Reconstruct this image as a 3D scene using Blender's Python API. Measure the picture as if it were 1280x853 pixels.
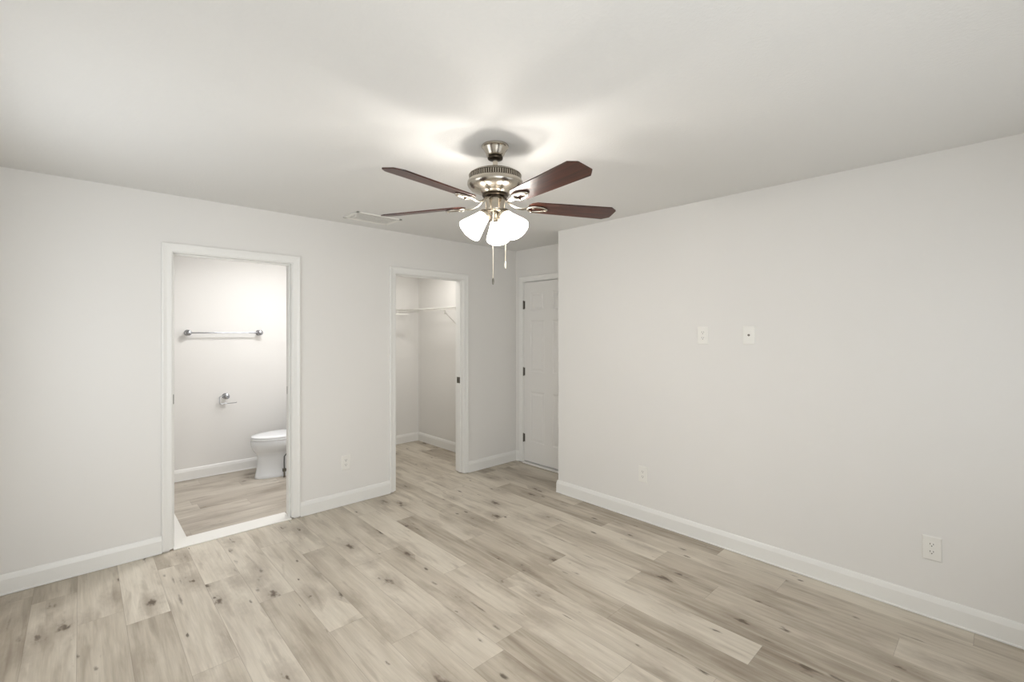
import bpy, bmesh, math, random
from mathutils import Vector, Matrix
random.seed(7)
C = bpy.context.scene.collection
PI = math.pi
for o in list(bpy.data.objects): bpy.data.objects.remove(o)

# ------------------------------------------------------------ camera
YAW = math.radians(46.87)
cam = bpy.data.objects.new('camera', bpy.data.cameras.new('camera')); C.objects.link(cam)
cam.data.sensor_width = 36; cam.data.lens = 576/1280*36
cam.data.shift_y = -11.5/1280; cam.data.clip_start = 0.02
cam.location = (0, 0, 1.5); cam.rotation_euler = (PI/2, 0, YAW-PI/2)
bpy.context.scene.camera = cam

# ------------------------------------------------------------ world, lights, exposure
w = bpy.data.worlds.new('world'); bpy.context.scene.world = w; w.use_nodes = True
w.node_tree.nodes['Background'].inputs[0].default_value = (0.75, 0.85, 1, 1)
w.node_tree.nodes['Background'].inputs[1].default_value = 0.1
vs = bpy.context.scene.view_settings
vs.view_transform = 'Standard'; vs.look = 'None'; vs.exposure = 0.0; vs.gamma = 1; vs.use_curve_mapping = False

SHADE_EMIT = 9.0            # fan lamp shades
SHADE_COL = (1.0, 0.955, 0.90)
BULB_W = 14.0                 # the bulb inside each shade
def area(name, loc, rot, size, power, col, sy=None):
    l = bpy.data.lights.new(name, 'AREA'); l.energy = power; l.color = col; l.size = size
    if sy: l.shape = 'RECTANGLE'; l.size_y = sy
    else: l.shape = 'DISK'
    o = bpy.data.objects.new(name, l); C.objects.link(o); o.location = loc; o.rotation_euler = rot
    return o
# added fill lights at made-up windows in the two walls behind the camera
area('added_fill_light_a', (0.40, -0.61, 1.36), (PI/2, 0, 0), 1.7, 39, (0.93, 0.965, 1.0), 1.6)
area('added_fill_light_b', (2.30, -0.61, 1.36), (PI/2, 0, 0), 1.3, 8, (0.93, 0.965, 1.0), 1.3)
area('added_fill_light_c', (-0.56, 2.60, 1.36), (PI/2, 0, -PI/2), 1.3, 19, (0.93, 0.965, 1.0), 1.3)
# bathroom and closet ceiling lamps (behind the door heads)
area('bathroom_lamp', (1.50, 4.50, 2.40), (0, 0, 0), 0.5, 23, (0.99, 0.985, 1.0))
area('closet_lamp', (2.75, 4.55, 2.40), (0, 0, 0), 0.2, 10, (1.0, 0.97, 0.93))

# ------------------------------------------------------------ materials
def s2l(c):
    return tuple(((v/255)/12.92 if v/255 <= 0.04045 else ((v/255+0.055)/1.055)**2.4) for v in c)
def mat(name, rgb, rough=0.5, metal=0.0, coat=0.0, bump=None, spec=0.5):
    m = bpy.data.materials.new(name); m.use_nodes = True
    nt = m.node_tree; b = nt.nodes['Principled BSDF']
    b.inputs['Base Color'].default_value = (*s2l(rgb), 1)
    b.inputs['Roughness'].default_value = rough; b.inputs['Metallic'].default_value = metal
    b.inputs['Coat Weight'].default_value = coat; b.inputs['Specular IOR Level'].default_value = spec
    if bump:
        sc, st, dist = bump
        tc = nt.nodes.new('ShaderNodeNewGeometry'); n = nt.nodes.new('ShaderNodeTexNoise')
        n.inputs['Scale'].default_value = sc; n.inputs['Detail'].default_value = 3
        bp = nt.nodes.new('ShaderNodeBump'); bp.inputs['Strength'].default_value = st; bp.inputs['Distance'].default_value = dist
        nt.links.new(tc.outputs['Position'], n.inputs['Vector']); nt.links.new(n.outputs[0], bp.inputs['Height'])
        nt.links.new(bp.outputs[0], b.inputs['Normal'])
    return m
M_wall = mat('wall_paint', (231, 229, 225), 0.6, bump=(160, 0.10, 0.002), spec=0.25)
M_ceil = mat('ceiling_paint', (229, 228, 225), 0.8, bump=(75, 0.35, 0.004), spec=0.2)
M_trim = mat('trim_paint', (236, 235, 231), 0.32)
M_door = mat('door_paint', (232, 230, 226), 0.38)
M_nickel = mat('brushed_nickel', (184, 177, 165), 0.24, 1.0)
M_chrome = mat('polished_chrome', (176, 178, 182), 0.16, 1.0)
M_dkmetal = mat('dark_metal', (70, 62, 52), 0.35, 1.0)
M_hinge = mat('satin_hinge_metal', (120, 116, 108), 0.35, 1.0)
M_ceramic = mat('ceramic', (236, 238, 240), 0.08, coat=0.5)
M_seat = mat('seat_plastic', (238, 239, 240), 0.2)
M_plate = mat('plate_plastic', (236, 234, 228), 0.35)
M_slot = mat('slot_dark', (60, 56, 50), 0.6)
M_ventm = mat('register_paint', (240, 238, 232), 0.5)
M_void = mat('duct_lining', (140, 137, 130), 0.9)
M_wire = mat('vinyl_wire', (232, 230, 224), 0.4)
M_hose = mat('braided_hose', (105, 108, 108), 0.45, 0.7)
M_chain = mat('chain_metal', (235, 228, 210), 0.3, 0.6)
M_thr = mat('threshold_white', (240, 238, 232), 0.35)

def emis(name, col, st):
    m = bpy.data.materials.new(name); m.use_nodes = True
    b = m.node_tree.nodes['Principled BSDF']
    b.inputs['Base Color'].default_value = (0.9, 0.88, 0.84, 1); b.inputs['Roughness'].default_value = 0.4
    b.inputs['Emission Color'].default_value = (*col, 1); b.inputs['Emission Strength'].default_value = st
    return m
def glass_mix(m, t):        # frosted glass lets part of the bulb's light straight through
    nt = m.node_tree; b = nt.nodes['Principled BSDF']; out = nt.nodes['Material Output']
    tr = nt.nodes.new('ShaderNodeBsdfTransparent'); mx = nt.nodes.new('ShaderNodeMixShader'); mx.inputs[0].default_value = t
    nt.links.new(b.outputs[0], mx.inputs[1]); nt.links.new(tr.outputs[0], mx.inputs[2]); nt.links.new(mx.outputs[0], out.inputs[0])
M_shade = emis('frosted_lit_glass', SHADE_COL, SHADE_EMIT)

glass_mix(M_shade, 0.5)
M_bulb = emis('lit_bulb_glass', SHADE_COL, 12.0); glass_mix(M_bulb, 0.9)

class NG:                      # small node-graph helper
    def __init__(s, m): s.nt = m.node_tree
    def n(s, t, **k):
        x = s.nt.nodes.new(t)
        for a, v in k.items(): setattr(x, a, v)
        return x
    def put(s, sock, v):
        if isinstance(v, (int, float)): sock.default_value = v
        elif isinstance(v, tuple): sock.default_value = v
        else: s.nt.links.new(v, sock)
    def m(s, op, a, b=0.0, c=0.0, clamp=False):
        x = s.n('ShaderNodeMath', operation=op, use_clamp=clamp)
        s.put(x.inputs[0], a); s.put(x.inputs[1], b); s.put(x.inputs[2], c); return x.outputs[0]
    def vec(s, x, y, z=0.0):
        c = s.n('ShaderNodeCombineXYZ'); s.put(c.inputs[0], x); s.put(c.inputs[1], y); s.put(c.inputs[2], z); return c.outputs[0]
    def mix(s, f, a, b, mode='MIX'):
        x = s.n('ShaderNodeMix', data_type='RGBA', blend_type=mode)
        s.put(x.inputs[0], f); s.put(x.inputs[6], a); s.put(x.inputs[7], b); return x.outputs[2]
    def step(s, v, a, b):       # smooth 1 at a .. 0 at b (or rising when a > b)
        x = s.n('ShaderNodeMapRange', interpolation_type='SMOOTHSTEP')
        s.put(x.inputs[0], v); s.put(x.inputs[1], a); s.put(x.inputs[2], b); s.put(x.inputs[3], 1.0); s.put(x.inputs[4], 0.0)
        return x.outputs[0]
    def noise(s, v, sc=1.0, det=3.0, dist=0.0):
        x = s.n('ShaderNodeTexNoise'); s.put(x.inputs['Vector'], v); s.put(x.inputs['Scale'], sc)
        s.put(x.inputs['Detail'], det); s.put(x.inputs['Distortion'], dist); return x.outputs[0]

def plank_mat(name, swap, pw, pl, tones, knot=1.0, phase=0.0, joints=None):
    m = bpy.data.materials.new(name); m.use_nodes = True; g = NG(m)
    b = m.node_tree.nodes['Principled BSDF']
    geo = g.n('ShaderNodeNewGeometry'); sp = g.n('ShaderNodeSeparateXYZ'); g.put(sp.inputs[0], geo.outputs['Position'])
    A, L = (sp.outputs[1], sp.outputs[0]) if swap else (sp.outputs[0], sp.outputs[1])
    u = g.m('DIVIDE', g.m('SUBTRACT', A, phase - 20*pw), pw); row = g.m('FLOOR', u)
    wn = g.n('ShaderNodeTexWhiteNoise', noise_dimensions='1D'); g.put(wn.inputs['W'], row)
    offs = wn.outputs['Value']
    if joints:                 # where the butt joints of each board row fall
        rp = g.n('ShaderNodeValToRGB'); rp.color_ramp.interpolation = 'CONSTANT'
        g.put(rp.inputs[0], g.m('DIVIDE', g.m('SUBTRACT', row, 14.5), 32.0)); el = rp.color_ramp.elements; N = len(joints)
        for i, jy in enumerate(joints):
            q = (-jy/pl) % 1.0; e_ = el[0] if i == 0 else (el[1] if i == 1 else el.new(i/32)); e_.position = i/32; e_.color = (q, q, q, 1)
        offs = g.m('ADD', rp.outputs[0], 0.0)
    v = g.m('ADD', g.m('ADD', g.m('DIVIDE', L, pl), 20.0), offs); col = g.m('FLOOR', v)
    w2 = g.n('ShaderNodeTexWhiteNoise', noise_dimensions='2D'); g.put(w2.inputs['Vector'], g.vec(row, col))
    idv = w2.outputs['Value']
    sc = g.n('ShaderNodeSeparateColor'); g.put(sc.inputs[0], w2.outputs['Color'])
    r1, r2, r3 = sc.outputs[0], sc.outputs[1], sc.outputs[2]
    off = g.m('MULTIPLY', idv, 57.0)
    AX = g.m('ADD', A, off); LX = g.m('ADD', L, g.m('MULTIPLY', r2, 31.0))
    # soft tone drift along the board
    big = g.noise(g.vec(g.m('MULTIPLY', AX, 9.0), g.m('MULTIPLY', LX, 1.25)), 1.0, 3.0, 0.3)
    med = g.noise(g.vec(g.m('MULTIPLY', AX, 40.0), g.m('MULTIPLY', LX, 2.6)), 1.0, 4.0, 0.4)
    fine = g.noise(g.vec(g.m('MULTIPLY', AX, 170.0), g.m('MULTIPLY', LX, 7.0)), 1.0, 3.0, 0.0)
    t = g.m('ADD', g.m('MULTIPLY', g.m('SUBTRACT', big, 0.5), 1.0), g.m('ADD', 0.24, g.m('MULTIPLY', r1, 0.60)))
    t = g.m('ADD', t, g.m('MULTIPLY', g.m('SUBTRACT', med, 0.5), 0.7), clamp=True)
    cr = g.n('ShaderNodeValToRGB'); g.put(cr.inputs[0], t)
    e = cr.color_ramp.elements; e[0].position = 0.0; e[0].color = (*s2l(tones[0]), 1); e[1].position = 1.0; e[1].color = (*s2l(tones[3]), 1)
    x = e.new(0.42); x.color = (*s2l(tones[1]), 1); x = e.new(0.75); x.color = (*s2l(tones[2]), 1)
    c = cr.outputs[0]
    fg = g.n('ShaderNodeMapRange'); g.put(fg.inputs[0], fine); fg.inputs[1].default_value = 0.1; fg.inputs[2].default_value = 0.7
    fg.inputs[3].default_value = 0.88; fg.inputs[4].default_value = 1.07
    fc = g.n('ShaderNodeCombineColor'); [g.put(fc.inputs[i], fg.outputs[0]) for i in range(3)]
    c = g.mix(1.0, c, fc.outputs[0], 'MULTIPLY')
    smk = g.noise(g.vec(g.m('MULTIPLY', AX, 17.0), g.m('ADD', g.m('MULTIPLY', LX, 2.4), 9.0)), 1.0, 3.0, 0.5)
    c = g.mix(g.m('MULTIPLY', g.step(smk, 0.70, 0.54), 0.38*knot), c, (*s2l((140, 127, 110)), 1))
    # knots: two sizes of warped, board-wise shifted spots
    wob = g.noise(g.vec(g.m('MULTIPLY', AX, 45.0), g.m('MULTIPLY', LX, 20.0)), 1.0, 3.0)
    wobv = g.m('MULTIPLY', g.m('SUBTRACT', wob, 0.5), 0.40)
    for (sa, sl, thr, r0, r1_, amt, halo) in ((6.6, 2.9, 0.80, 0.17, 0.03, 1.0, 0.45), (14.0, 5.0, 0.36, 0.19, 0.02, 0.85, 0.0), (34.0, 3.2, 0.10, 0.24, 0.02, 0.6, 0.0)):
        vo = g.n('ShaderNodeTexVoronoi'); g.put(vo.inputs['Vector'], g.vec(g.m('MULTIPLY', AX, sa), g.m('MULTIPLY', LX, sl)))
        vo.inputs['Scale'].default_value = 1.0
        d = g.m('ADD', vo.outputs['Distance'], wobv)
        s3 = g.n('ShaderNodeSeparateColor'); g.put(s3.inputs[0], vo.outputs['Color'])
        on = g.m('LESS_THAN', s3.outputs[0], thr)
        size = g.m('ADD', 0.45, g.m('MULTIPLY', s3.outputs[1], 0.8))
        k = g.m('MULTIPLY', g.step(g.m('DIVIDE', d, size), r1_, r0), on)
        c = g.mix(g.m('MULTIPLY', k, amt*knot), c, (*s2l((74, 62, 49)), 1))
        if halo:
            h = g.m('MULTIPLY', g.step(d, 0.05, 0.62), on)
            c = g.mix(g.m('MULTIPLY', h, halo*knot), c, (*s2l((128, 114, 98)), 1))
    # joints
    fu = g.m('ABSOLUTE', g.m('SUBTRACT', g.m('FRACT', u), 0.5)); fv = g.m('ABSOLUTE', g.m('SUBTRACT', g.m('FRACT', v), 0.5))
    eu = g.step(g.m('MULTIPLY', g.m('SUBTRACT', 0.5, fu), pw), 0.0004, 0.0018)
    ev = g.step(g.m('MULTIPLY', g.m('SUBTRACT', 0.5, fv), pl), 0.0004, 0.0018)
    ed = g.m('MAXIMUM', eu, ev)
    c = g.mix(g.m('MULTIPLY', ed, 0.38), c, (*s2l((112, 100, 86)), 1))
    g.put(b.inputs['Base Color'], c)
    g.put(b.inputs['Roughness'], g.m('ADD', 0.36, g.m('MULTIPLY', fine, 0.18)))
    b.inputs['Specular IOR Level'].default_value = 0.4
    bp = g.n('ShaderNodeBump'); bp.inputs['Strength'].default_value = 0.15; bp.inputs['Distance'].default_value = 0.002
    g.put(bp.inputs['Height'], g.m('SUBTRACT', g.m('MULTIPLY', fine, 0.4), ed)); g.put(b.inputs['Normal'], bp.outputs[0])
    return m
M_floor = plank_mat('oak_vinyl_plank', False, 0.1838, 1.22, ((140, 128, 112), (186, 176, 160), (203, 194, 179), (212, 204, 189)), 1.0, 0.171,
                    [.3, .75, .1, 3.65, 3.232, .62, 2.415, 2.015, 2.81, 2.30, 2.01, 2.83, .45, 1.15, .85, .2, .788, 1.55, 1.15, .35, .9, .1])
M_bfloor = plank_mat('oak_wood_tile', True, 0.150, 0.92, ((160, 150, 136), (184, 175, 162), (196, 188, 175), (206, 199, 187)), 0.9)

def wood_mat():
    m = mat('walnut_blade', (92, 46, 32), 0.36, coat=0.0); g = NG(m)
    b = m.node_tree.nodes['Principled BSDF']
    tc = g.n('ShaderNodeTexCoord'); mp = g.n('ShaderNodeMapping'); g.put(mp.inputs[0], tc.outputs['Object'])
    mp.inputs['Scale'].default_value = (3, 60, 8)
    n = g.noise(mp.outputs[0], 1.0, 4.0, 0.8)
    cr = g.n('ShaderNodeValToRGB'); g.put(cr.inputs[0], n)
    e = cr.color_ramp.elements; e[0].position = 0.32; e[0].color = (*s2l((40, 20, 14)), 1); e[1].position = 0.7; e[1].color = (*s2l((84, 42, 29)), 1)
    g.put(b.inputs['Base Color'], cr.outputs[0]); return m
M_wood = wood_mat()

# ------------------------------------------------------------ mesh helpers
def box(bm, x0, x1, y0, y1, z0, z1, bev=0.0, seg=2):
    r = bmesh.ops.create_cube(bm, size=1)
    bmesh.ops.transform(bm, matrix=Matrix.Translation(((x0+x1)/2, (y0+y1)/2, (z0+z1)/2)) @ Matrix.Diagonal((x1-x0, y1-y0, z1-z0, 1)), verts=r['verts'])
    if bev:
        es = list({e for v in r['verts'] for e in v.link_edges})
        bmesh.ops.bevel(bm, geom=es, offset=bev, segments=seg, profile=0.5, affect='EDGES')
def lathe(bm, prof, n=48, M=Matrix(), cap=True):
    rings = []
    for r, z in prof:
        rings.append([bm.verts.new(M @ Vector((r*math.cos(2*PI*i/n), r*math.sin(2*PI*i/n), z))) for i in range(n)])
    for a, b in zip(rings, rings[1:]):
        for i in range(n):
            j = (i+1) % n; bm.faces.new((a[i], a[j], b[j], b[i]))
    if cap:
        bm.faces.new(rings[0][::-1]); bm.faces.new(rings[-1])
def tube(bm, pts, r, n=10, closed=False):
    pts = [Vector(p) for p in pts]; N = len(pts); rings = []; up = None
    for i, p in enumerate(pts):
        if closed: t = pts[(i+1) % N]-pts[i-1]
        else: t = pts[min(i+1, N-1)]-pts[max(i-1, 0)]
        t.normalize()
        if up is None:
            up = Vector((0, 0, 1)) if abs(t.z) < 0.9 else Vector((1, 0, 0))
        a = t.cross(up).normalized(); b = a.cross(t).normalized(); up = b
        rr = r[i] if isinstance(r, (list, tuple)) else r
        rings.append([bm.verts.new(p + rr*(math.cos(2*PI*k/n)*a + math.sin(2*PI*k/n)*b)) for k in range(n)])
    prs = list(zip(rings, rings[1:])) + ([(rings[-1], rings[0])] if closed else [])
    for a, b in prs:
        for k in range(n):
            j = (k+1) % n; bm.faces.new((a[k], a[j], b[j], b[k]))
    if not closed: bm.faces.new(rings[0][::-1]); bm.faces.new(rings[-1])
def loft(bm, rings):
    R = [[bm.verts.new(p) for p in r] for r in rings]; n = len(R[0])
    for a, b in zip(R, R[1:]):
        for k in range(n):
            j = (k+1) % n; bm.faces.new((a[k], a[j], b[j], b[k]))
    bm.faces.new(R[0][::-1]); bm.faces.new(R[-1])
def sweep(bm, prof, stations):      # prof: list of 2D points; stations: functions (a,b) -> Vector
    rs = [[bm.verts.new(f(a, b)) for a, b in prof] for f in stations]; n = len(prof)
    for p, q in zip(rs, rs[1:]):
        for k in range(n):
            j = (k+1) % n; bm.faces.new((p[k], p[j], q[j], q[k]))
    bm.faces.new(rs[0][::-1]); bm.faces.new(rs[-1])
def obj(name, bm, m, parent=None, smooth=False, loc=None):
    bmesh.ops.recalc_face_normals(bm, faces=bm.faces)
    me = bpy.data.meshes.new(name)
    if loc is not None:
        bmesh.ops.translate(bm, verts=bm.verts, vec=-Vector(loc))
    bm.to_mesh(me); bm.free(); me.materials.append(m)
    o = bpy.data.objects.new(name, me); C.objects.link(o)
    if loc is not None: o.location = loc
    if parent is not None:
        o.parent = parent
    if smooth:
        for p in me.polygons: p.use_smooth = True
        if smooth != 'all':
            try: me.set_sharp_from_angle(angle=math.radians(38))
            except Exception: pass
    return o
def struct(name, bm, m, label=None, smooth=False):
    o = obj(name, bm, m, smooth=smooth); o['kind'] = 'structure'
    if label: o['label'] = label
    return o
def thing(name, label, cat, loc, rotz=0, group=None):
    o = bpy.data.objects.new(name, None); C.objects.link(o); o.location = loc; o.rotation_euler = (0, 0, rotz)
    o.empty_display_size = 0.05
    o['label'] = label; o['category'] = cat
    if group: o['group'] = group
    return o
B = bmesh.new

# ------------------------------------------------------------ room shell
XR, YA, H = 3.258, 3.900, 2.44
XL, YB = -0.45, -0.50
ZD = 2.045                     # height of the door openings
D1, D2 = (0.465, 1.235), (2.160, 2.945)
XD = 3.715                     # wall with the entry door
YC = 2.846                     # end of the long right wall
BX0, BX1, BY = -0.60, 2.01, 5.645      # bathroom
CX0, CX1, CY = 2.11, 3.415, 5.535      # closet
YA2 = 4.03
b = B(); box(b, XL-.1, XD+.1, YB-.1, YA+.065, -0.1, 0); box(b, CX0, CX1+.1, YA+.065, CY+.1, -0.1, 0)
struct('floor', b, M_floor)
b = B(); box(b, BX0-.1, BX1+.1, YA+.065, BY+.1, -0.1, 0.0); struct('floor_bathroom', b, M_bfloor)
b = B(); box(b, BX0-.1, XD+.1, YB-.1, BY+.1, H, H+.1); struct('ceiling', b, M_ceil)
b = B(); g = 0.019
box(b, XL-.1, D1[0]-g, YA, YA2, 0, H); box(b, D1[1]+g, D2[0]-g, YA, YA2, 0, H); box(b, D2[1]+g, XD+.1, YA, YA2, 0, H)
box(b, D1[0]-g, D1[1]+g, YA, YA2, ZD+g, H); box(b, D2[0]-g, D2[1]+g, YA, YA2, ZD+g, H)
struct('wall_left', b, M_wall)
b = B(); box(b, XR, XR+.12, YB, YC, 0, H); box(b, XR+.12, XD+.1, YC-.12, YC, 0, H); struct('wall_right', b, M_wall)
ED = (3.010, 3.770)            # entry door opening in y
b = B(); box(b, XD, XD+.1, YC, ED[0]-g, 0, H); box(b, XD, XD+.1, ED[1]+g, YA, 0, H); box(b, XD, XD+.1, ED[0]-g, ED[1]+g, 2.068+g, H)
struct('wall_entry', b, M_wall)
va0, va1, vz0, vz1 = 1.97, 3.23, 0.73, 1.99  # opening of an added window, made up to let fill light in
b = B(); box(b, XL-.1, XL, YB-.1, va0, 0, H); box(b, XL-.1, XL, va1, YA, 0, H); box(b, XL-.1, XL, va0, va1, 0, vz0); box(b, XL-.1, XL, va0, va1, vz1, H)
struct('wall_back', b, M_wall)
# wall behind the camera, with made-up window openings for the fill lights
wx0, wx1, wz0, wz1 = -0.40, 1.22, 0.60, 2.12
u0, u1, uz0, uz1 = 1.67, 2.93, 0.73, 1.99
b = B(); box(b, XL, wx0, YB-.1, YB, 0, H); box(b, wx1, u0, YB-.1, YB, 0, H); box(b, u1, XR+.12, YB-.1, YB, 0, H)
for (p0, p1, q0, q1) in ((wx0, wx1, wz0, wz1), (u0, u1, uz0, uz1)): box(b, p0, p1, YB-.1, YB, 0, q0); box(b, p0, p1, YB-.1, YB, q1, H)
struct('wall_front', b, M_wall)
f = .045
for nm, (p0, p1, q0, q1) in (('added_window_1', (wx0, wx1, wz0, wz1)), ('added_window_3', (u0, u1, uz0, uz1))):
    b = B()
    for (a0, a1, c0, c1) in ((p0, p0+f, q0, q1), (p1-f, p1, q0, q1), (p0, p1, q0, q0+f), (p0, p1, q1-f, q1), (p0, p1, 1.34, 1.38)):
        box(b, a0, a1, YB-.085, YB-.04, c0, c1)
    struct(nm, b, M_trim)  # made-up window frames, added in front of the fill lights
b = B()
for (a0, a1, c0, c1) in ((va0, va0+f, vz0, vz1), (va1-f, va1, vz0, vz1), (va0, va1, vz0, vz0+f), (va0, va1, vz1-f, vz1), (va0, va1, 1.34, 1.38)):
    box(b, XL-.085, XL-.04, a0, a1, c0, c1)
struct('added_window_2', b, M_trim)  # invented side window, unseen, frames the fill light behind it
# bathroom and closet shells
b = B(); box(b, BX0-.1, BX0, YA2, BY+.1, 0, H); box(b, BX0, BX1, BY, BY+.1, 0, H); struct('wall_bathroom', b, M_wall)
b = B(); box(b, BX1, CX0, YA2, BY+.1, 0, H); struct('wall_partition', b, M_wall)
b = B(); box(b, CX0, CX1, CY, CY+.1, 0, H); box(b, CX1, CX1+.1, YA2, CY+.1, 0, H); struct('wall_closet', b, M_wall)

# ------------------------------------------------------------ baseboards
BBH = 0.117
BBP = [(0, 0.002), (0.0165, 0.002), (0.0165, 0.010), (0.0135, 0.013), (0.0135, BBH-.030), (0.0120, BBH-.024), (0.0085, BBH-.010), (0.0060, BBH-.003), (0.0035, BBH), (0, BBH)]
def baseboard(name, pts, nrms):
    """pts: floor polyline on the wall face; nrms: inward normal per segment; mitred corners"""
    st = []
    for i, p in enumerate(pts):
        n0 = Vector(nrms[max(i-1, 0)]); n1 = Vector(nrms[min(i, len(nrms)-1)])
        m = n0 if (n0-n1).length < 1e-6 else n0+n1
        st.append(lambda a, z, p=p, m=m: Vector((p[0]+a*m.x, p[1]+a*m.y, z)))
    b = B(); sweep(b, BBP, st); return struct(name, b, M_trim)
CW = 0.058
baseboard('baseboard_left', [(XL, YA), (D1[0]-.006-CW, YA)], [(0, -1)])
baseboard('baseboard_middle', [(D1[1]+.006+CW, YA), (D2[0]-.006-CW, YA)], [(0, -1)])
baseboard('baseboard_alcove', [(D2[1]+.006+CW, YA), (XD, YA), (XD, ED[1]+.006+CW)], [(0, -1), (-1, 0)])
baseboard('baseboard_right', [(XR, YB), (XR, YC), (XD, YC)], [(-1, 0), (0, 1)])
baseboard('baseboard_bathroom', [(BX0, YA2), (BX0, BY), (BX1, BY), (BX1, YA2)], [(1, 0), (0, -1), (-1, 0)])
baseboard('baseboard_closet', [(CX0, CY), (CX1, CY), (CX1, YA2)], [(0, -1), (-1, 0)])
baseboard('baseboard_front', [(XL, YB), (XR, YB)], [(0, 1)])
baseboard('baseboard_back', [(XL, YB), (XL, YA)], [(1, 0)])

# ------------------------------------------------------------ door casings, jambs
CP = [(0, 0), (0, .0085), (.003, .0105), (.012, .0110), (.030, .0115), (.040, .0140), (.048, .0165), (.054, .0165), (CW, .0130), (CW, 0)]
def casing(name, u0, u1, zt, P, parent=None):
    """P(u, z, n) -> world point; n = distance out of the wall"""
    r = .006; a0, a1, zz, zb = u0-r, u1+r, zt+r, .012
    st = [lambda o, t: P(a0-o, zb, t), lambda o, t: P(a0-o, zz+o, t), lambda o, t: P(a1+o, zz+o, t), lambda o, t: P(a1+o, zb, t)]
    b = B(); sweep(b, CP, st)
    o = struct(name, b, M_trim) if parent is None else obj(name, b, M_trim, parent)
    return o
PA = lambda u, z, n: Vector((u, YA-n, z))
PD = lambda u, z, n: Vector((XD-n, u, z))
c1 = casing('trim_1', D1[0], D1[1], ZD, PA)
c2 = casing('trim_2', D2[0], D2[1], ZD, PA)
def jamb(D, stop_y, parent):
    b = B(); zb = .010
    box(b, D[0]-g, D[0], YA, YA2, zb, ZD+g); box(b, D[1], D[1]+g, YA, YA2, zb, ZD+g); box(b, D[0], D[1], YA, YA2, ZD, ZD+g)
    s0, s1 = stop_y; t = .011
    box(b, D[0], D[0]+t, s0, s1, zb, ZD-t, .002, 1); box(b, D[1]-t, D[1], s0, s1, zb, ZD-t, .002, 1); box(b, D[0], D[1], s0, s1, ZD-t, ZD, .002, 1)
    return obj('jamb', b, M_trim, parent)
j1 = jamb(D1, (3.935, 3.970), c1)
j2 = jamb(D2, (3.935, 3.970), c2)
# strike plates on the right-hand jambs
def strike(D, yc, zc, parent):
    b = B(); x = D[1]
    box(b, x-.0022, x, yc-.014, yc+.016, zc-.032, zc+.032, .0008, 1)
    o = obj('strike_plate', b, M_hinge, parent); o['label'] = 'dark metal strike plate'
    b = B(); box(b, x-.0030, x-.0020, yc-.007, yc+.007, zc-.013, zc+.013); obj('latch_hole', b, M_slot, o)
strike(D2, 3.990, 0.985, c2)
strike(D1, 3.992, 1.022, c1)
# the front lip of the closet strike wraps onto the stop
b = B(); box(b, D2[1]-.0135, D2[1]-.011, 3.937, 3.968, .955, 1.019); obj('strike_plate', b, M_hinge, c2)
# bathroom door hinge knuckle on its left jamb
b = B(); tube(b, [(D1[0]+.003, 3.928, 1.0), (D1[0]+.003, 3.928, 1.066)], .0045, 10); obj('hinge', b, M_hinge, c1, True)
# bathroom casings on the far sides
# bathroom threshold and the bare white floor strip that runs in along the left
b = B(); box(b, D1[0]+.001, D1[1]-.001, YA-.012, YA+.165, 0.0, .010, .003, 1)
struct('trim_3', b, M_thr, 'white threshold board across the bathroom doorway')
b = B(); box(b, D1[0]-.35, .565, YA+.168, 4.78, 0.0, .006, .001, 1)
struct('trim_4', b, M_thr, 'white floor board running into the bathroom')

# ------------------------------------------------------------ entry door (six panels)
dr = bpy.data.objects.new('door_1', None); C.objects.link(dr); dr.location = (0, 0, 0); dr['kind'] = 'structure'
dr['label'] = 'white six panel door in the alcove beyond the long wall'
b = B(); y0, y1, z0, z1 = ED[0]+.003, ED[1]-.003, .030, 2.062; XF = XD+.002
ys = [y0, y0+.104, y0+.104+.213, y1-.104-.213, y1-.104, y1]; zs = [z0, .255, .825, 1.048, 1.627, 1.737, 1.944, z1]
vd = {}
def V(x, y, z):
    k = (round(x, 5), round(y, 5), round(z, 5))
    if k not in vd: vd[k] = b.verts.new((x, y, z))
    return vd[k]
def Q(*p): b.faces.new([V(*q) for q in p])
for i in range(5):
    for j in range(7):
        a0, a1, c0, c1_ = ys[i], ys[i+1], zs[j], zs[j+1]
        if i in (1, 3) and j in (1, 3, 5):
            prev = [(XF, a0, c0), (XF, a1, c0), (XF, a1, c1_), (XF, a0, c1_)]
            for ins, dep in ((.010, .005), (.022, .005), (.040, .0012)):
                cur = [(XF+dep, a0+ins, c0+ins), (XF+dep, a1-ins, c0+ins), (XF+dep, a1-ins, c1_-ins), (XF+dep, a0+ins, c1_-ins)]
                for k in range(4): Q(prev[k], prev[(k+1) % 4], cur[(k+1) % 4], cur[k])
                prev = cur
            Q(*prev)
        else: Q((XF, a0, c0), (XF, a1, c0), (XF, a1, c1_), (XF, a0, c1_))
X2 = XF+.035
bnd = [(XF, y, z0) for y in ys] + [(XF, y1, z) for z in zs[1:]] + [(XF, y, z1) for y in ys[-2::-1]] + [(XF, y0, z) for z in zs[-2:0:-1]]
for k in range(len(bnd)):
    p, q = bnd[k], bnd[(k+1) % len(bnd)]; Q(p, q, (X2, q[1], q[2]), (X2, p[1], p[2]))
b.faces.new([V(X2, p[1], p[2]) for p in bnd])
obj('slab', b, M_door, dr)
casing('casing', ED[0], ED[1], 2.068, PD, dr)
b = B()
box(b, XD, XD+.1, ED[0]-g, ED[0], .010, 2.068+g); box(b, XD, XD+.1, ED[1], ED[1]+g, .010, 2.068+g); box(b, XD, XD+.1, ED[0], ED[1], 2.068, 2.068+g)
box(b, XD+.04, XD+.1, ED[0], ED[0]+.012, .010, 2.068); box(b, XD+.04, XD+.1, ED[1]-.012, ED[1], .010, 2.068)
obj('jamb', b, M_trim, dr)
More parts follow.
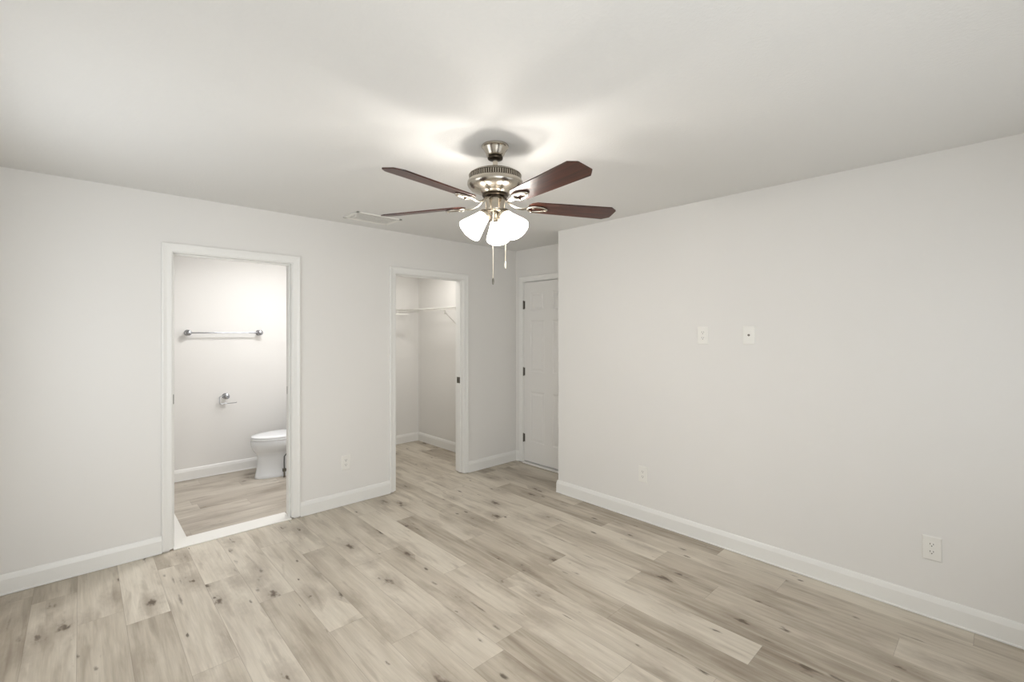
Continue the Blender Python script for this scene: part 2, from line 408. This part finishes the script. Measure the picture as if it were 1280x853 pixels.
b = B(); box(b, XD-.022, XD+.1, ED[0]+.001, ED[1]-.001, 0.0, .018, .004, 2); obj('threshold', b, M_thr, dr)
for zc in (1.807, 1.045, .289):
    b = B()
    lathe(b, [(.0005, zc-.052), (.0045, zc-.049), (.0058, zc-.047), (.0058, zc+.047), (.0045, zc+.049), (.0005, zc+.052)], 12, Matrix.Translation((XD-.006, ED[1]-.002, 0)))
    box(b, XD-.001, XD+.0015, ED[1]-.022, ED[1]-.002, zc-.045, zc+.045)
    h = obj('hinge', b, M_hinge, dr, True)
b = B()                        # lever side knob, behind the wall end from here
kM = Matrix.Translation((XF, ED[0]+.07, .96)) @ Matrix.Rotation(-PI/2, 4, 'Y')
lathe(b, [(.033, 0), (.033, .004), (.026, .010), (.012, .016), (.011, .034), (.020, .042), (.027, .052), (.026, .064), (.016, .071), (.002, .073)], 28, kM)
obj('door_knob', b, M_nickel, dr, True)

# ------------------------------------------------------------ wall plates
def plate_base(b, w=.078, h=.125, t=.006):
    # lives in the x/z plane, facing -y
    pr = [(w/2, h/2, 0), (w/2, h/2, .003), (w/2-.004, h/2-.004, t)]
    loft(b, [[Vector((-x, -n, -z)), Vector((x, -n, -z)), Vector((x, -n, z)), Vector((-x, -n, z))] for x, z, n in pr])
def outlet(label, loc, rz, deco=False):
    t = thing('wall_outlet', label, 'outlet', loc, rz)
    b = B(); plate_base(b); obj('cover_plate', b, M_plate, t)
    for s in (1, -1):
        b = B(); zc = s*.0195
        ring = [Vector((max(-.0155, min(.0155, .0172*math.cos(a))), 0, zc+.0145*math.sin(a))) for a in [2*PI*i/28 for i in range(28)]]
        loft(b, [[p+Vector((0, -.005, 0)) for p in ring], [p+Vector((0, -.0075, 0)) for p in ring]])
        r = obj('receptacle', b, M_plate, t)
        b = B(); box(b, -.0078, -.0054, -.0079, -.0070, zc+.0005, zc+.0085); box(b, .0054, .0078, -.0079, -.0070, zc+.0010, zc+.0080)
        lathe(b, [(.0027, .0070), (.0027, .0079)], 14, Matrix.Translation((0, 0, zc-.0062)) @ Matrix.Rotation(PI/2, 4, 'X'))
        obj('slot', b, M_slot, r)
    b = B(); lathe(b, [(.0030, .0058), (.0030, .0070), (.0020, .0075)], 14, Matrix.Rotation(PI/2, 4, 'X')); obj('screw', b, M_plate, t, True)
    return t
RZ = -PI/2                      # faces -x on the right wall
outlet('white outlet low on the left wall between the two open doorways', (1.678, YA, .367), 0)
outlet('white outlet low on the long right wall, far one near the alcove corner', (XR, 1.957, .370), RZ)
outlet('white outlet low on the long right wall, near one at the right', (XR, .258, .365), RZ)
outlet('white outlet halfway up the right wall, left of the plate beside it', (XR, 1.474, 1.474), RZ)
t = thing('cable_plate', 'white cable plate with one round jack, halfway up the right wall', 'wall plate', (XR, 1.163, 1.478), RZ)
b = B(); plate_base(b); obj('cover_plate', b, M_plate, t)
b = B(); lathe(b, [(.0075, .0058), (.0075, .0085), (.0048, .0090), (.0048, .0150), (.0030, .0152)], 16, Matrix.Rotation(PI/2, 4, 'X')); obj('jack', b, M_hinge, t, True)
for s in (1, -1):
    b = B(); lathe(b, [(.0030, .0058), (.0030, .0066), (.0020, .0072)], 12, Matrix.Translation((0, 0, s*.042)) @ Matrix.Rotation(PI/2, 4, 'X')); obj('screw', b, M_plate, t, True)

# ------------------------------------------------------------ ceiling register
t = thing('ceiling_vent', 'white louvred air vent on the ceiling left of the fan', 'vent', (1.765, 3.565, H))
VX, VY = .195, .130
b = B()
for s in (1, -1):
    box(b, -VX, VX, s*VY-(.026 if s > 0 else 0), s*VY+(0 if s > 0 else .026), -.009, 0, .003, 2)
    box(b, s*VX-(.026 if s > 0 else 0), s*VX+(0 if s > 0 else .026), -VY, VY, -.009, 0, .003, 2)
obj('frame', b, M_ventm, t)
b = B(); box(b, -VX+.02, VX-.02, -VY+.02, VY-.02, -.0006, -.0001); obj('duct_opening', b, M_void, t)
for k in range(9):
    yk = -VY+.040+k*(2*VY-.080)/8
    b = B(); Mx = Matrix.Translation((0, yk, -.0085)) @ Matrix.Rotation(math.radians(3), 4, 'X')
    b2 = bmesh.ops.create_cube(b, size=1); bmesh.ops.transform(b, matrix=Mx @ Matrix.Diagonal((2*VX-.05, .0135, .0016, 1)), verts=b2['verts'])
    obj('louver', b, M_ventm, t)
b = B(); tube(b, [(-VX+.03, -.04, -.009), (-VX+.03, -.04, -.022), (-VX+.028, .02, -.026)], .002, 8); obj('damper_lever', b, M_ventm, t, True)

# ------------------------------------------------------------ ceiling fan
FX, FY = 1.528, 1.755
TH = -math.radians(43.13)       # world angle of 'camera right'
fan = thing('ceiling_fan', 'brushed nickel ceiling fan with dark wood blades and three lit shades', 'ceiling fan', (FX, FY, H))
def fz(z): return min(1.5+(z-1.5)*1.018, H-.0004)-H
def FP(name, prof, m, parent=fan, n=56, smooth=True):
    b = B(); lathe(b, [(r, fz(z)) for r, z in prof], n); return obj(name, b, m, parent, smooth)
FP('canopy', [(.067, 2.4225), (.069, 2.419), (.068, 2.413), (.063, 2.410), (.060, 2.404), (.052, 2.392), (.045, 2.376), (.040, 2.370), (.034, 2.368), (.001, 2.368)], M_nickel)
FP('canopy_ring', [(.028, 2.370), (.036, 2.367), (.039, 2.361), (.037, 2.355), (.026, 2.350), (.012, 2.349)], M_dkmetal)
FP('downrod', [(.0125, 2.355), (.0125, 2.296)], M_nickel, n=24)
FP('rod_collar', [(.014, 2.318), (.019, 2.314), (.020, 2.302), (.026, 2.297), (.001, 2.297)], M_dkmetal, n=32)
mh = FP('motor_housing', [(q*1.05, z) for q, z in [(.022, 2.302), (.050, 2.300), (.085, 2.294), (.112, 2.285), (.124, 2.277), (.127, 2.272), (.1215, 2.270), (.1215, 2.248), (.129, 2.246), (.133, 2.240), (.134, 2.228), (.130, 2.218), (.118, 2.206), (.100, 2.197), (.080, 2.191), (.070, 2.186), (.066, 2.180), (.030, 2.179)]], M_nickel)
b = B()
for k in range(72):
    a = 2*PI*k/72; Mx = Matrix.Rotation(a, 4, 'Z') @ Matrix.Translation((.1286, 0, fz(2.259)))
    r = bmesh.ops.create_cube(b, size=1); bmesh.ops.transform(b, matrix=Mx @ Matrix.Diagonal((.0060, .0052, .022, 1)), verts=r['verts'])
obj('vent_band', b, M_nickel, mh)
FP('vent_shadow_ring', [(.1282, 2.269), (.1282, 2.249)], M_dkmetal, mh, n=72)
FP('flywheel', [(.030, 2.182), (.064, 2.180), (.066, 2.172), (.060, 2.166), (.046, 2.165), (.042, 2.158), (.030, 2.157)], M_dkmetal)
FP('switch_housing', [(.036, 2.160), (.048, 2.158), (.050, 2.153), (.050, 2.112), (.052, 2.106), (.050, 2.100), (.040, 2.094), (.001, 2.092)], M_nickel)
FP('finial', [(.020, 2.094), (.024, 2.088), (.019, 2.080), (.014, 2.066), (.015, 2.052), (.021, 2.042), (.020, 2.038), (.001, 2.036)], M_nickel, n=32)
# blades
ZB = 2.131; R_TIP = .657; PITCH = math.radians(-12)
def blade_outline():
    L0, L1 = .175, R_TIP
    pts = [(L0, -.020), (L0+.012, -.040), (L0+.035, -.053)]
    pts += [(L1-.036, -.066), (L1-.002, -.040), (L1, -.036), (L1, .036), (L1-.002, .040), (L1-.036, .066)]
    pts += [(L0+.035, .053), (L0+.012, .040), (L0, .020)]
    return pts
blade_me = None
for k, dg in enumerate((90, 162, 234, 306, 18)):
    ang = math.radians(dg) + TH + math.radians(-1.9)
    rot = Matrix.Rotation(ang, 4, 'Z')
    b = B(); ol = blade_outline()
    loft(b, [[Vector((x, y, z)) for x, y in ol] for z in (-.003, .003)])
    bl = obj('blade', b, M_wood, fan)
    bl.matrix_local = Matrix.Translation((0, 0, fz(ZB))) @ rot @ Matrix.Rotation(PITCH, 4, 'X')
    # blade iron: arm from the flywheel and an open oval loop under the blade root
    b = B(); p = Matrix.Rotation(-PITCH, 4, 'X')
    arm = []
    for i in range(13):
        s = i/12; x = .052+.125*s; z = .040*(1-s)**2.2*(1) - .006 - .012*math.sin(PI*s); arm.append(Vector((x, 0, z)))
    n_ = 12; rings = []
    for i, q in enumerate(arm):
        s = i/12; hw = .017-.007*math.sin(PI*min(1, s*1.1)); th = .0045
        rings.append([q+Vector((0, hw*math.cos(a), th*math.sin(a))) for a in [2*PI*j/n_ for j in range(n_)]])
    loft(b, rings)
    ring = []
    N = 32
    for i in range(N):
        a = 2*PI*i/N; ring.append(Vector((.222+.052*math.cos(a), .024*math.sin(a)*(1-.22*math.cos(a)), -.0085)))
    tube(b, ring, .0068, 8, closed=True)
    for (sx, sy) in ((.268, 0), (.195, .020), (.195, -.020)):
        lathe(b, [(.0062, -.019), (.0062, -.016), (.0040, -.0035)], 10, Matrix.Translation((sx, sy, 0)))
    ir = obj('blade_bracket', b, M_nickel, fan, 'all')
    ir.matrix_local = Matrix.Translation((0, 0, fz(ZB))) @ rot @ Matrix.Rotation(PITCH, 4, 'X')
# lamps
LDEG = (85, 205, 325)
for dg in LDEG:
    a = math.radians(dg)+TH; d = Vector((math.cos(a), math.sin(a), 0))
    tilt = math.radians(43)
    ax = (d*math.sin(tilt) + Vector((0, 0, -math.cos(tilt)))).normalized()
    o0 = d*.052 + Vector((0, 0, fz(2.078)))
    Mx = Matrix.Translation(o0) @ ax.to_track_quat('Z', 'Y').to_matrix().to_4x4()
    b = B()
    tube(b, [d*.020+Vector((0, 0, fz(2.104))), d*.040+Vector((0, 0, fz(2.096))), o0], .009, 10)
    lathe(b, [(.010, -.012), (.024, -.010), (.031, -.002), (.032, .014), (.028, .018)], 28, Mx)
    obj('lamp_arm', b, M_nickel, fan, True)
    b = B()
    prof = [(.0270, .006), (.0300, .012), (.0330, .022), (.0370, .036), (.0425, .054), (.0490, .074), (.0555, .092), (.0605, .106), (.0640, .118), (.0655, .126)]
    prof = [(q*.96, z) for q, z in prof]
    inner = [(r-.003, z) for r, z in prof[::-1]]
    lathe(b, prof+[(.0615, .1275)]+inner, 40, Mx, cap=False)
    sh = obj('lamp_shade', b, M_shade, fan, 'all'); sh['label'] = 'lit frosted glass bell shade'
    b = B(); lathe(b, [(.001, .006), (.013, .010), (.014, .030), (.026, .056), (.030, .072), (.026, .090), (.014, .101), (.001, .104)], 20, Mx, cap=False)
    obj('bulb', b, M_bulb, sh, 'all')
    bl_ = bpy.data.lights.new('bulb_light', 'POINT'); bl_.energy = BULB_W; bl_.color = SHADE_COL; bl_.shadow_soft_size = .022
    bo = bpy.data.objects.new('bulb_light', bl_); C.objects.link(bo); bo.location = Vector((FX, FY, H)) + (Mx @ Vector((0, 0, .082)))
# pull chains (u = 617 and 633 in the photograph's direction)
Rv = Vector((math.cos(TH), math.sin(TH), 0)); Fv = Vector((-math.sin(TH), math.cos(TH), 0))
for (lat, fw, zt, zb, fob) in ((-.009, -.047, 2.10, 1.752, 'dark'), (.052, .005, 2.105, 1.838, 'pale')):
    p = Rv*lat + Fv*fw
    b = B(); z = zt
    tube(b, [p+Vector((0, 0, fz(zt))), p+Vector((0, 0, fz(zb)))], .0014, 6)
    while z > zb:
        bmesh.ops.create_uvsphere(b, u_segments=6, v_segments=4, radius=.0023, matrix=Matrix.Translation(p+Vector((0, 0, fz(z))))); z -= .008
    ch = obj('pull_chain', b, M_chain, fan, 'all')
    b = B(); lathe(b, [(.0015, fz(zb)+.010), (.0045, fz(zb)+.004), (.0055, fz(zb)-.010), (.0035, fz(zb)-.022), (.001, fz(zb)-.024)], 14, Matrix.Translation(p))
    obj('chain_fob', b, M_hinge if fob == 'dark' else M_chain, ch, True)

# ------------------------------------------------------------ bathroom fittings
t = thing('towel_bar', 'long chrome towel bar with round ends on the bathroom wall', 'towel bar', (1.115, BY, 1.490))
for s in (-1, 1):
    b = B(); Mx = Matrix.Translation((s*.325, 0, 0)) @ Matrix.Rotation(PI/2, 4, 'X')
    lathe(b, [(.030, 0), (.031, .004), (.027, .010), (.016, .016), (.013, .030), (.016, .046), (.026, .056), (.029, .068), (.026, .082), (.014, .090), (.001, .092)], 28, Mx)
    obj('post', b, M_chrome, t, True)
b = B(); tube(b, [(-.318, -.068, 0), (.318, -.068, 0)], .0075, 14); obj('bar', b, M_chrome, t, True)
t = thing('toilet_paper_holder', 'empty chrome toilet paper holder with an open wire arm', 'toilet paper holder', (1.120, BY, .820))
b = B(); lathe(b, [(.029, 0), (.030, .004), (.026, .010), (.015, .016), (.012, .030), (.016, .044), (.026, .054), (.030, .066), (.026, .080), (.014, .088), (.001, .090)], 28, Matrix.Rotation(PI/2, 4, 'X')); obj('post', b, M_chrome, t, True)
b = B(); tube(b, [(0, -.060, .004), (-.035, -.062, .006), (-.058, -.064, .004), (-.064, -.065, -.006), (-.064, -.065, -.060), (-.060, -.065, -.070), (-.050, -.065, -.073), (.088, -.065, -.073), (.095, -.065, -.067)], .0035, 10); obj('arm', b, M_chrome, t, True)

# toilet, front towards -x, tank against the partition
TY = 5.22
t = thing('toilet', 'white toilet with closed lid against the bathroom side wall', 'toilet', (1.264, TY, 0))
def egg(x0, x1, hw, z, n=40, sq=2.2, nose=0.62):
    """outline with round nose at x0, fuller back at x1"""
    xm = x0+(x1-x0)*nose; out = []
    for i in range(n):
        a = 2*PI*i/n; c, s = math.cos(a), math.sin(a)
        e = 2/sq if c > 0 else 1.0
        xx = (abs(c)**e)*(1 if c > 0 else -1)
        yy = (abs(s)**(2/sq if c > 0 else 1))*(1 if s > 0 else -1)
        out.append(Vector((xm+(x1-xm)*xx if c > 0 else xm+(xm-x0)*xx, hw*yy, z)))
    return out
b = B()
loft(b, [egg(.034, .600, .112, 0, sq=3), egg(.030, .604, .116, .010, sq=3), egg(.036, .600, .111, .030, sq=3), egg(.048, .590, .102, .090, sq=3), egg(.054, .585, .098, .160, sq=3),
         egg(.056, .585, .097, .215, sq=3), egg(.050, .587, .104, .245, sq=2.8), egg(.030, .590, .128, .270, sq=2.6), egg(.012, .595, .158, .297), egg(.002, .600, .176, .325), egg(-.003, .600, .185, .352), egg(-.003, .600, .186, .380), egg(.002, .600, .182, .392)])
obj('bowl', b, M_ceramic, t, True)
b = B(); loft(b, [egg(.004, .47, .176, .393), egg(-.002, .475, .183, .397), egg(-.002, .475, .183, .408), egg(.003, .47, .178, .412)]); obj('seat', b, M_seat, t, True)
b = B(); loft(b, [egg(.003, .47, .177, .414), egg(-.001, .475, .182, .418), egg(.000, .475, .181, .427), egg(.010, .468, .171, .434), egg(.07, .43, .12, .438)]); obj('lid', b, M_seat, t, True)
for s in (-1, 1):
    b = B(); tube(b, [(.478, s*.05-.022, .415), (.478, s*.05+.022, .415)], .011, 12); obj('seat_hinge', b, M_seat, t, True)
b = B(); box(b, .515, .705, -.215, .215, .385, .735, .022, 4); obj('tank', b, M_ceramic, t, True)
b = B(); box(b, .505, .712, -.225, .225, .735, .770, .012, 3); obj('tank_lid', b, M_ceramic, t, True)
b = B(); tube(b, [(.515, -.150, .680), (.498, -.150, .680)], .012, 12); tube(b, [(.498, -.150, .680), (.494, -.075, .672)], .006, 10); obj('flush_lever', b, M_nickel, t, True)
b = B(); tube(b, [(.272, -.145, .0), (.272, -.145, .060)], .008, 12); box(b, .255, .289, -.160, -.130, .060, .092, .006, 2)
tube(b, [(.272, -.160, .076), (.272, -.180, .076)], .010, 12)
obj('shutoff_valve', b, M_hinge, t, True)
b = B(); tube(b, [(.272, -.145, .088), (.270, -.146, .160), (.272, -.146, .215), (.300, -.142, .245), (.380, -.132, .262), (.480, -.140, .270), (.610, -.165, .275), (.625, -.165, .390)], .0065, 10); obj('supply_hose', b, M_hose, t, True)

# ------------------------------------------------------------ closet wire shelves
ZS = 1.785; SD = .305
def wire_shelf(label, length, loc, rz, braces, rod=True):
    """local: x along the wall, y from the wall (0) out to -SD"""
    t = thing('wire_shelf', label, 'shelf', loc, rz, None)
    b = B()
    for yy, zz in ((-.006, 0), (-SD*.5, -.003), (-SD, 0), (-SD, -.030)):
        tube(b, [(0, yy, zz), (length, yy, zz)], .0035, 6)
    n = int(length/.0254)
    for i in range(n+1):
        x = .004+i*(length-.008)/n
        tube(b, [(x, 0, .003), (x, -SD, .003), (x, -SD-.003, -.030)], .0016, 5)
    obj('wire_deck', b, M_wire, t, 'all')
    b = B()
    if rod: tube(b, [(.0, -SD+.02, -.062), (length, -SD+.02, -.062)], .0095, 12); obj('hanging_rod', b, M_wire, t, True)
    else: b.free()
    for x in braces:
        b = B(); tube(b, [(x, -SD+.004, -.028), (x, -SD+.02, -.048), (x, -.012, -.285), (x, -.003, -.300)], .0055, 8); box(b, x-.010, x+.010, -.004, 0, -.325, -.285, .001, 1)
        box(b, x-.006, x+.006, -SD+.004, -SD+.036, -.074, -.026, .002, 1)
        obj('brace', b, M_wire, t, True)
    return t
wire_shelf('white wire shelf with hanging rod on the closet back wall', CX1-SD-.02-CX0-.004, (CX0+.002, CY, ZS), 0, (.45,))
wire_shelf('white wire shelf with slanted brace on the closet right wall', CY-YA2-.004, (CX1, CY-.002, ZS), -PI/2, (1.03,), False)
